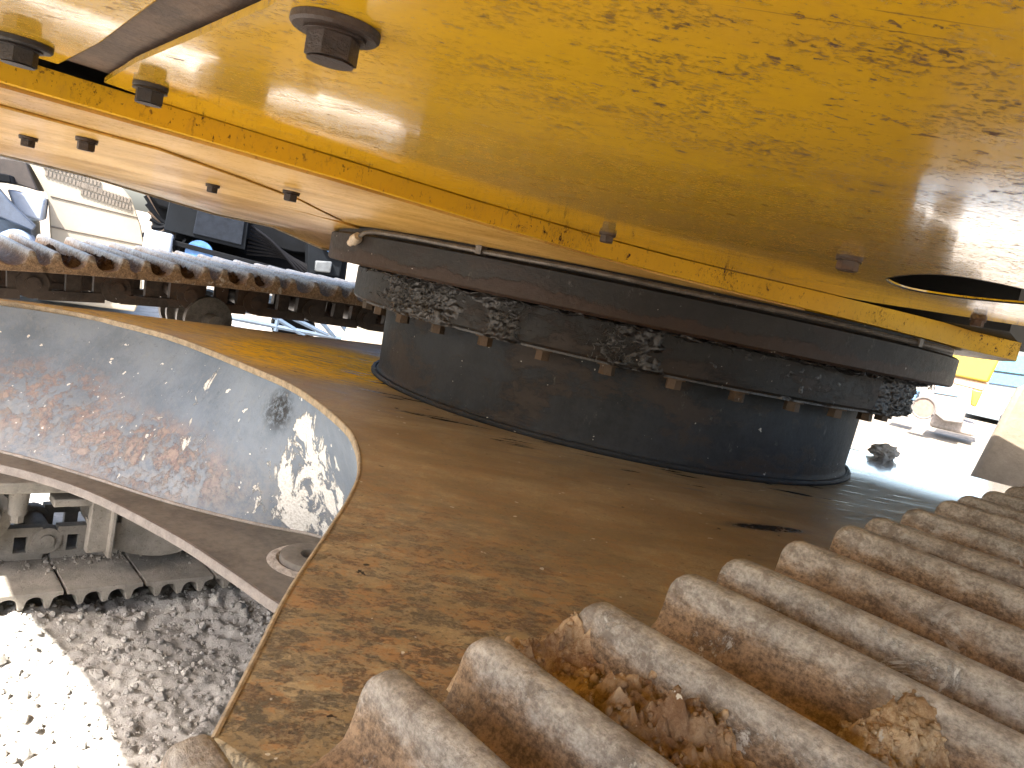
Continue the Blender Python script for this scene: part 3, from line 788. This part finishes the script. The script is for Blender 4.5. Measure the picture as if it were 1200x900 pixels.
# far cover panels beyond the base plate
fp = [(-1.60, -.482), (-1.25, -.474), (-1.131, -.459), (-1.03, -.37), (-.911, -.251), (-.80, -.10), (-.70, .03), (-.744, .05), (-.85, .03), (-.934, .045), (-1.035, .03), (-1.168, .04), (-1.60, .05)]
bm = bmesh.new(); prism(bm, [(x, y, 1.0475) for x, y in fp], [(x, y, 1.0496) for x, y in fp])
far_panel = mesh_obj('cover_panel', bm, M['tan'], EX, bevel=.0008); far_panel['label'] = 'dust filmed far cover panel with four small bolts'
for x, y in ((-1.175, -.205), (-1.165, -.39), (-.975, -.15), (-.985, -.385)):
    hexbolt('panel_bolt', x, y, 1.0472, .85, far_panel, mat='bolt_dark', washer=.012, rz=x * 9)
rows_ = [
    [(-1.60, .02, 1.050), (-1.25, .02, 1.049), (-1.03, .02, 1.049), (-.86, .02, 1.048), (-.76, .03, 1.047), (-.66, .08, 1.046), (-.55, .16, 1.044), (-.43, .3, 1.044), (-.30, .5, 1.044), (-.1, .6, 1.045), (.5, .7, 1.05)],
    [(-1.60, .5, 1.055), (-1.25, .5, 1.055), (-1.03, .5, 1.054), (-.86, .5, 1.051), (-.76, .5, 1.046), (-.66, .5, 1.042), (-.55, .5, 1.036), (-.43, .6, 1.033), (-.33, .72, 1.012), (-.15, .75, 1.01), (.5, .8, 1.03)],
    [(-1.60, 1.0, 1.060), (-1.25, 1.0, 1.060), (-1.03, 1.0, 1.059), (-.86, 1.0, 1.055), (-.76, 1.0, 1.047), (-.66, 1.0, 1.039), (-.55, 1.0, 1.031), (-.43, .9, 1.030), (-.33, .8, 1.000), (-.15, .85, .995), (.5, .95, 1.02)]]
bm = bmesh.new()
g = [[bm.verts.new(p) for p in r_] for r_ in rows_] ; g2 = [[bm.verts.new((p[0], p[1], p[2] + .006)) for p in r_] for r_ in rows_]
nn = len(g[0])
for G in (g, g2):
    for A, B in zip(G, G[1:]):
        for k in range(nn - 1): bm.faces.new((A[k], A[k + 1], B[k + 1], B[k]))
for r_, r2 in ((g[0], g2[0]), (g[2], g2[2])):
    for k in range(nn - 1): bm.faces.new((r_[k], r_[k + 1], r2[k + 1], r2[k]))
guard = mesh_obj('bent_guard_sheet', bm, M['tan'], EX, angle=30)
bm = bmesh.new(); tube(bm, [(p[0], p[1] - .004, p[2] - .001) for p in rows_[2]], .004, 6); mesh_obj('guard_edge_rod', bm, M['edge'], guard)
# dark side beam beyond the guard
bm = bmesh.new(); prism(bm, [(-1.60, 1.13, 1.066), (-.6, 1.13, 1.052), (-.15, 1.0, 1.03), (-.15, 1.25, 1.03), (-.6, 1.25, 1.052), (-1.60, 1.25, 1.066)], [(-1.60, 1.13, 1.3), (-.6, 1.13, 1.3), (-.15, 1.0, 1.3), (-.15, 1.25, 1.3), (-.6, 1.25, 1.3), (-1.60, 1.25, 1.3)])
mesh_obj('side_beam', bm, simple('black brown beam', (.035, .025, .02), .6), EX)
# dark ceiling added above the ring to keep light out of the recess
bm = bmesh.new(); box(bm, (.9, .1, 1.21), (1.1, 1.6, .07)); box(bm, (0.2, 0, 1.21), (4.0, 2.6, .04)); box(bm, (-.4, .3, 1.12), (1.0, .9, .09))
mesh_obj('recess_ceiling', bm, M['black'], EX)
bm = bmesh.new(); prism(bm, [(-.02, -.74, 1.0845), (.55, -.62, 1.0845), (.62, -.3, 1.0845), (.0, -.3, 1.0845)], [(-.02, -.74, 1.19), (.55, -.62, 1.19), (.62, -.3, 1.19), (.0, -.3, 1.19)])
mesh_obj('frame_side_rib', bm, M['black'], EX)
# house above: engine hood, counterweight and cab side walls that throw the shade
bm = bmesh.new()
prof = [(-1.62, -1.42), (-1.74, -.9), (-1.78, -.2), (-1.76, .5), (-1.66, 1.1), (-1.55, 1.28), (1.25, 1.28), (1.25, -1.42)]
prism(bm, [(x, y, 1.235) for x, y in prof], [(x, y, 2.2) for x, y in prof])
mesh_obj('house_body', bm, M['yellow'], EX, bevel=.03)
bm = bmesh.new()
pr = [(-1.62, -.02), (-1.68, .14), (-1.72, .33), (-1.76, .61), (-1.75, 1.1), (-1.70, 1.30), (-1.64, 1.30), (-1.60, .8), (-1.60, .0), (-1.56, -.6), (-1.50, -1.40), (-1.56, -1.40), (-1.60, -.6)]
prism(bm, [(x, y, 1.082) for x, y in pr], [(x, y, 1.234) for x, y in pr])
mesh_obj('counterweight_skirt', bm, M['yellow'], EX, bevel=.01)

# ================================================================== mud on the shoes
def mud(x0, x1, y0, y1, zfun, fill, seed, mat, label, group=None, amp=.012, nx_=110, ny_=190, cat='mud'):
    bm = bmesh.new(); rows = []
    for j in range(ny_ + 1):
        row = []
        for i in range(nx_ + 1):
            a, b = i / nx_, j / ny_
            x = x0 + (x1 - x0) * a; y = y0 + (y1 - y0) * b
            e = min(1, min(a, 1 - a) * (x1 - x0) / .010) ** .6 * min(1, (1 - b) * (y1 - y0) / .016, b * (y1 - y0) / .05) ** .6
            p = Vector((x, y, seed))
            e2 = max(0, min(1, e + .55 * noise.noise(p * 38)))  if 0 < i < nx_ and 0 < j < ny_ else 0
            fl = zfun(x) - H - .004
            h = e2 * (fill * (.8 + .6 * noise.noise(p * 17)) + amp * .8 * fbm(p * 45, 7) + .004 * fbm(p * 230, 4) + .013 * max(0, .55 - noise.voronoi(p * 70)[0][0]) + .008 * max(0, .5 - noise.voronoi(p * 170)[0][0]))
            row.append(bm.verts.new((x + .004 * noise.noise(p * 90) * e, y + .004 * noise.noise(p * 80 + Vector((9, 9, 9))) * e, fl + max(0, h))))
        rows.append(row)
    for A, B in zip(rows, rows[1:]):
        for k in range(nx_): bm.faces.new((A[k], A[k + 1], B[k + 1], B[k]))
    rn = random.Random(seed); surf = [v.co.copy() for row in rows[2:-2] for v in row[2:-2] if v.co.z > zfun(v.co.x) - H + .004]
    for k in range(int(len(surf) * .14)):
        c = rn.choice(surf); s_ = .0006 * (1 / max(.05, rn.random())) ** .5
        cs, fc = rn.choice(rock_src); rot = Matrix.Rotation(rn.uniform(0, 6.28), 3, 'Z') @ Matrix.Rotation(rn.uniform(0, 3), 3, 'X')
        vv = [bm.verts.new(c + rot @ (q_ * s_) + Vector((0, 0, s_ * .2))) for q_ in cs]
        for q_ in fc: bm.faces.new([vv[t_] for t_ in q_])
    o = mesh_obj('mud_clump', bm, mat, None, angle=60, normals=False); tag(o, label, cat, group); return o
mud(-1.096, -1.028, -1.34, -.866, zc_near, .031, 1, M['mud'], 'large crumbly brown mud clump packed between two near shoe ridges, spilling off their end', amp=.012)
mud(-1.024, -.955, -1.30, -.992, zc_near, .025, 5, M['mud2'], 'pale fibrous mud clump between two ridges, at the lower right edge of the photo', amp=.014)
mud(-.835, -.768, -1.12, -.955, zc_near, .020, 8, M['mud2'], 'small pale mud clump between ridges near the right edge of the photo')
mud(-.952, -.912, -1.15, -1.03, zc_near, .020, 12, M['mud2'], 'small tuft of mud caught at a shoe joint near the right edge')
for i, (xa, lab) in enumerate(((-1.1055, 'first'), (-.9155, 'second'), (-.846, 'third'), (-.7255, 'fourth'), (-.656, 'fifth'), (-.5355, 'sixth'), (-.466, 'seventh'))):
    mud(xa, xa + .0635, .905, 1.32, zc_far, .020, 20 + i, M['mudfar'], 'dark dried mud in a valley of the far track, ' + lab + ' from the left', 'dried mud in the far track', nx_=24, ny_=60)

# rock on the carbody edge, gravel lump
bm = bmesh.new(); bmesh.ops.create_icosphere(bm, subdivisions=4, radius=.03)
for v in bm.verts:
    k = v.co.normalized(); v.co *= 1 + .35 * noise.noise(k * 2) + .16 * fbm(k * 5, 4); v.co.z *= .62; v.co.x *= 1.25
o = mesh_obj('dirt_clod', bm, M['clod'], None, angle=25); o.location = (.70, -.338, .787); tag(o, 'grey dirt clod resting on the far right edge of the carbody plate', 'dirt clod')

exec_bg = True
V, F = [], []
for i in range(900):
    x = rnd.uniform(-1.1, -.3); y = 1.12 - abs(rnd.gauss(0, .05)); y = max(y, .9)
    s_ = .0011 * (1 / max(.05, rnd.random())) ** .6
    cs, fc = rnd.choice(rock_src); rot = Matrix.Rotation(rnd.uniform(0, 6.28), 3, 'Z')
    o_ = len(V); c = Vector((x, y, .0465 + s_ * .3)); V += [c + rot @ (k * s_) for k in cs]; F += [[o_ + j for j in q] for q in fc]
me = bpy.data.meshes.new('shoe_dirt'); me.from_pydata(V, [], F); me.materials.append(M['dusty'])
o = link(bpy.data.objects.new('shoe_dirt', me)); tag(o, 'loose dust and crumbs lying on the lower shoes of the far track', 'dirt', kind='stuff')
# ================================================================== BACKGROUND
def frame_at(o, rot): return Vector((o[0], o[1], 0)), R(rot)
def slab(name, pts, d0, d1, mat, parent, bevel=.01, inset=0.):
    """solid of real depth: outline (u, v) in the local x/z plane, from local y = d0 back to d1"""
    bm = bmesh.new(); prism(bm, [(u_, d0, v_) for u_, v_ in pts], [(u_, d1, v_) for u_, v_ in pts])
    return mesh_obj(name, bm, mat, parent, bevel=bevel)
cream = simple('cream painted sheet metal', (.21, .185, .145), .5, .05, 6)
creamd = simple('grey seam', (.09, .075, .06), .8)
bluegrey = simple('blue grey machine paint', (.035, .055, .085), .5, .3, 5)
bluepale = simple('pale blue panel', (.16, .22, .33), .5, .15, 5)
darkm = simple('black machine paint', (.0025, .003, .004), .7, .3, 6, spec=.08)
charc = simple('charcoal box paint', (.0035, .0045, .006), .7, .25, 4, spec=.08)
whitep = simple('white paint', (.16, .185, .23), .5, .1, 4)

# --- cream machine with louvres
T1 = thing('cream_loader', 'large cream painted machine hood with louvred grilles standing in full sun behind the far track', 'machine', (.476, 6.687, 0), R(-13))
body = slab('hood', [(-.53, 1.22), (-.30, 1.30), (.07, 1.28), (.29, 1.09), (.40, .86), (.46, .66), (.48, .56), (.48, .50), (-.32, .44), (-.27, .47), (-.35, .95)], 0, 1.6, cream, T1, .012)
slab('lower_skirt', [(-.34, .04), (.45, .06), (.49, .19), (.47, .49), (-.31, .43)], .02, 1.5, cream, T1, .012)
for a, b in (((-.33, .96), (.36, .93)), ((-.30, .70), (.44, .69)), ((-.34, .20), (.47, .26))):
    bm = bmesh.new(); tube(bm, [(a[0], -.003, a[1]), (b[0], -.003, b[1])], .008, 6); mesh_obj('panel_seam', bm, creamd, body)
for gx0, gz0, w, n_ in ((-.40, 1.235, .45, 15), (-.12, 1.14, .42, 15)):
    for k in range(n_):
        for rr in range(2):
            bm = bmesh.new(); box(bm, (gx0 + w * k / n_ + .02 * rr, -.004, gz0 - .012 * k * .3 - .06 * rr - .03), (.018, .02, .045)); mesh_obj('louvre_slot', bm, creamd, body, smooth=False)
for x, w in ((-.12, .10), (-.02, .09), (.12, .10), (.24, .08)):
    bm = bmesh.new(); box(bm, (x, -.003, .60 + x * .05), (w, .02, .025)); mesh_obj('hood_slot', bm, creamd, body, smooth=False)
for x in (-.05, .17):
    for dx in (-.04, 0, .045):
        bm = bmesh.new(); box(bm, (x + dx, .015, .145 + x * .06), (.032, .02, .035)); mesh_obj('skirt_slot', bm, creamd, T1, smooth=False)

# --- blue grey machine at the far left edge
T2 = thing('blue_grey_machine', 'blue grey machinery with a pale rounded tank at the left edge behind the far track', 'machine', (.18, 6.2, 0), R(-13))
slab('machine_body', [(-1.6, .1), (-.22, .1), (-.22, .55), (-.25, .72), (-1.6, .78)], .1, 1.4, bluegrey, T2, .03)
slab('roof_plate', [(-1.6, 1.02), (-.42, 1.06), (-.40, 1.00), (-.95, .95), (-1.6, .93)], 0, 1.2, darkm, T2, .01)
slab('sloping_arm', [(-.62, .98), (-.50, .96), (-.40, .86), (-.20, .70), (-.22, .66), (-.52, .74), (-.72, .84)], -.05, .12, simple('grey blue arm', (.03, .04, .06), .5), T2, .01)
slab('white_cab', [(-.44, .95), (-.17, .93), (-.17, .74), (-.36, .76)], .15, .8, whitep, T2, .02)
bm = bmesh.new(); cyl(bm, (-.32, .02, .52), .13, .13, .5, 28, 'Y'); mesh_obj('rounded_tank', bm, bluepale, T2)
for x in (-1.2, -.8): 
    bm = bmesh.new(); cyl(bm, (x, .02, .25), .22, .22, .3, 28, 'Y'); mesh_obj('wheel', bm, darkm, T2)
slab('brown_canopy', [(-1.6, 1.12), (-.36, 1.20), (-.24, .98), (-.40, 1.0), (-.60, 1.03), (-1.6, 1.0)], .4, 1.4, simple('brown canopy', (.02, .014, .011), .7), T2, .01)

# --- black machine with rectangular boxes and hoses
T3 = thing('black_drill_machine', 'black machine with charcoal boxes, hoses and a blue dome, in shade behind the far track', 'machine', (1.222, 5.414, 0), R(-21.3))
slab('main_frame', [(-.78, 1.24), (1.05, 1.26), (1.05, .95), (.55, .90), (.15, .93), (-.10, 1.0), (-.60, 1.06)], .35, 1.3, darkm, T3, .02)
slab('back_case', [(-.72, 1.22), (1.05, 1.22), (1.08, .62), (-.10, .66), (-.25, .80), (-.60, .80)], .45, 1.3, darkm, T3, .02)
slab('side_case', [(-.49, 1.155), (.13, 1.155), (.14, .85), (-.50, .88)], .0, .4, charc, T3, .008)
slab('case_door', [(-.27, 1.10), (.10, 1.12), (.105, .885), (-.28, .90)], -.02, 0.01, simple('case door', (.007, .009, .013), .7, spec=.08), T3, .004)
slab('skid_rail', [(-.65, .83), (1.05, .72), (1.05, .68), (-.65, .79)], -.02, .1, darkm, T3, .004)
slab('skid_beam', [(-.55, .80), (1.05, .70), (1.05, .60), (-.50, .72)], .2, 1.1, darkm, T3, .01)
for k in range(7):
    a = Vector((-.70 + .02 * k, .1, 1.18 - .06 * k)); b = Vector((-.42, .15, .86 + .03 * k))
    bm = bmesh.new(); tube(bm, catmull([a, (a + b) / 2 + Vector((.0, 0, -.04)), b], 5), .010 + .004 * (k % 3), 7)
    mesh_obj('hose', bm, darkm if k % 3 else simple('brown rod', (.05, .03, .015), .6), T3)
for k in range(8):
    a = Vector((.16, .12 + .02 * k, 1.06 - .035 * k)); b = Vector((.62 + .04 * k, .1, .74 + .005 * k))
    bm = bmesh.new(); tube(bm, catmull([a, (a + b) / 2 + Vector((-.02, 0, .05)), b], 5), .012, 7); mesh_obj('hose', bm, simple('black rubber', (.003, .003, .004), .6, spec=.1), T3)
slab('pump_block', [(.62, 1.12), (.95, 1.10), (.95, .78), (.68, .76)], .0, .3, charc, T3, .01)
slab('blue_plate', [(.74, 1.02), (.95, 1.00), (.98, .94), (.84, .96)], -.05, 0, simple('bright blue plate', (.03, .12, .30), .4), T3, .004)
slab('grey_gauge_box', [(.72, .88), (.86, .90), (.86, .80), (.73, .79)], -.06, 0, simple('grey gauge box', (.05, .055, .06), .5), T3, .01)
bm = bmesh.new(); cyl(bm, (-.21, .15, .745), .11, .11, .3, 28, 'Y'); mesh_obj('blue_dome', bm, simple('blue dome', (.03, .09, .22), .45), T3)
for x in (-.42, -.36, -.30): 
    bm = bmesh.new(); box(bm, (x, .05, .78), (.018, .05, .14), Matrix.Rotation(R(25 if x > -.4 else -20), 4, 'Y')); mesh_obj('strut', bm, darkm, T3)
slab('lower_frame', [(.05, .45), (1.35, .45), (1.35, .35), (.1, .28)], .3, .9, bluegrey, T3, .01)
for a, b in (((.20, .44), (.75, .20)), ((.30, .44), (.95, .24)), ((.75, .46), (1.05, .20)), ((.95, .46), (1.20, .22)), ((.1, .25), (1.3, .22)), ((.5, .44), (.5, .2))):
    bm = bmesh.new(); tube(bm, [(a[0], .1, a[1]), (b[0], .1, b[1])], .022, 6); mesh_obj('truss_bar', bm, bluegrey, T3)
for x in (-.1, .7): 
    bm = bmesh.new(); cyl(bm, (x, .8, .2), .2, .2, .3, 24, 'Y'); mesh_obj('wheel', bm, darkm, T3)
o = slab('white_box', [(-.67, .86), (-.46, .86), (-.46, .60), (-.67, .60)], 0, .3, whitep, None, .02); o.location = (1.222, 5.30, 0); o.rotation_euler = (0, 0, R(-21.3)); o.name = 'white_crate'
tag(o, 'small white crate just right of the cream machine, left of the black machine', 'crate')
bm = bmesh.new(); cyl(bm, (0, 0, 0), .06, .06, .22, 24, 'X'); o = mesh_obj('white_drum', bm, whitep, None); o.location = (2.35, 4.95, .31); o.rotation_euler = (0, 0, R(-21)); tag(o, 'white cylinder lying low beyond the far track, just left of the pedestal', 'drum')
o = slab('pale_block', [(1.12, .50), (1.40, .50), (1.40, .22), (1.06, .22)], -.5, 0, cream, None, .01); o.location = (1.222, 5.414, 0); o.rotation_euler = (0, 0, R(-21.3)); tag(o, 'cream block glimpsed between the far track and the dark pedestal', 'block')

# --- right side, far off in the sun
yel = simple('bright yellow paint', (.22, .15, .015), .45, .1, 3)
T4 = thing('yellow_excavator', 'distant yellow machine with a tall yellow cab, right of the slewing ring end', 'excavator', (13.024, 3.281, 0), R(-73))
slab('cab', [(-.40, 1.55), (.30, 1.55), (.22, 1.05), (-.36, 1.05)], 0, 1.4, yel, T4, .04)
slab('cab_skirt', [(-.34, 1.05), (.22, 1.05), (.18, .90), (-.26, .92)], .05, 1.3, simple('pinkish tan skirt', (.25, .15, .10), .6), T4, .02)
slab('boom_foot', [(.02, .90), (.18, .90), (.14, .62), (.06, .64)], -.1, .5, yel, T4, .02)
slab('running_gear', [(-.45, .38), (.22, .32), (.24, .12), (-.45, .12)], .1, 1.2, simple('grey gear', (.25, .22, .20), .8), T4, .05)
T5 = thing('white_truck', 'distant white truck with a round dark edged wheel, on bright ground beside the ring', 'truck', (12.6, 3.3, 0), R(-73))
slab('truck_body', [(-.38, .86), (.17, .86), (.17, .33), (-.10, .30), (-.30, .40)], -.3, 1.2, simple('off white truck', (.14, .13, .125), .6, .1, 3), T5, .03)
slab('truck_window', [(-.34, .84), (.0, .86), (.0, .74), (-.34, .72)], -.32, -.3, simple('pale blue glass', (.10, .18, .25), .3), T5, .005)
bm = bmesh.new(); cyl(bm, (-.42, -.35, .45), .16, .16, .25, 32, 'Y'); w_ = mesh_obj('wheel', bm, simple('brown grey wheel', (.10, .07, .055), .7), T5)
bm = bmesh.new(); bmesh.ops.create_circle(bm, segments=32, radius=.16); tube(bm, [(-.42 + .17 * math.cos(k * .2094), -.48, .45 + .17 * math.sin(k * .2094)) for k in range(31)], .02, 6, False); bmesh.ops.delete(bm, geom=[v for v in bm.verts if v.co.y > -.3], context='VERTS'); mesh_obj('tyre', bm, simple('dark tyre', (.08, .07, .065), .8), w_)
T6 = thing('blue_container', 'small pale blue box on wheels left of the white truck', 'trailer', (12.9, 3.5, 0), R(-73))
slab('box_body', [(-.85, .70), (-.50, .68), (-.50, .50), (-.85, .52)], 0, .8, simple('light blue box', (.07, .14, .24), .5), T6, .02)
slab('undercarriage', [(-.85, .5), (-.48, .48), (-.50, .36), (-.80, .36)], .05, .7, simple('grey under', (.06, .06, .06), .7), T6, .02)
T7 = thing('yellow_loader', 'low distant yellow machine at the right edge behind the pale leaning slab', 'loader', (13.3, 2.9, 0), R(-73))
slab('loader_body', [(.18, .92), (.75, .98), (.75, .80), (.20, .74)], 0, 1.2, yel, T7, .03)
slab('loader_bucket', [(.12, .70), (.34, .72), (.36, .60), (.14, .58)], -.2, .6, yel, T7, .02)
slab('loader_wheels', [(.10, .58), (.60, .62), (.60, .36), (.10, .38)], .05, 1.0, simple('brown black gear', (.10, .07, .06), .8), T7, .04)
T8 = thing('site_building', 'far pale building with teal and blue bands, at the right edge above the yellow machines', 'building', (24, 5.6, 0), R(-73))
slab('wall', [(-1.0, 1.8), (2.6, 2.2), (2.6, .1), (-1.0, .1)], 0, 5, simple('pale wall', (.14, .17, .19), .8, .05, 2), T8, .02)
slab('teal_band', [(-.9, 1.95), (2.6, 2.35), (2.6, 1.7), (-.9, 1.45)], -.1, 0, simple('teal band', (.04, .13, .17), .6), T8, .01)
slab('blue_band', [(-.6, 1.42), (2.6, 1.66), (2.6, 1.3), (-.6, 1.1)], -.05, .01, simple('blue band', (.04, .10, .22), .6), T8, .01)

# leaning pale slab at the right edge
T9 = slab('leaning_slab', [(.20, 1.10), (.06, 1.04), (.035, 1.02), (-.005, .80), (-.04, .60), (-.09, .35), (-.16, -.05), (.45, -.05), (.55, .5), (.50, 1.12)], 0, .35, simple('pale dusty concrete', (.15, .12, .085), .85, .15, 6, bump=.004), None, .02)
T9.location = (2.542, -.065, 0); T9.rotation_euler = (0, 0, R(-74.9)); tag(T9, 'pale leaning slab with a rounded top corner, cut off by the right edge of the photo', 'slab')
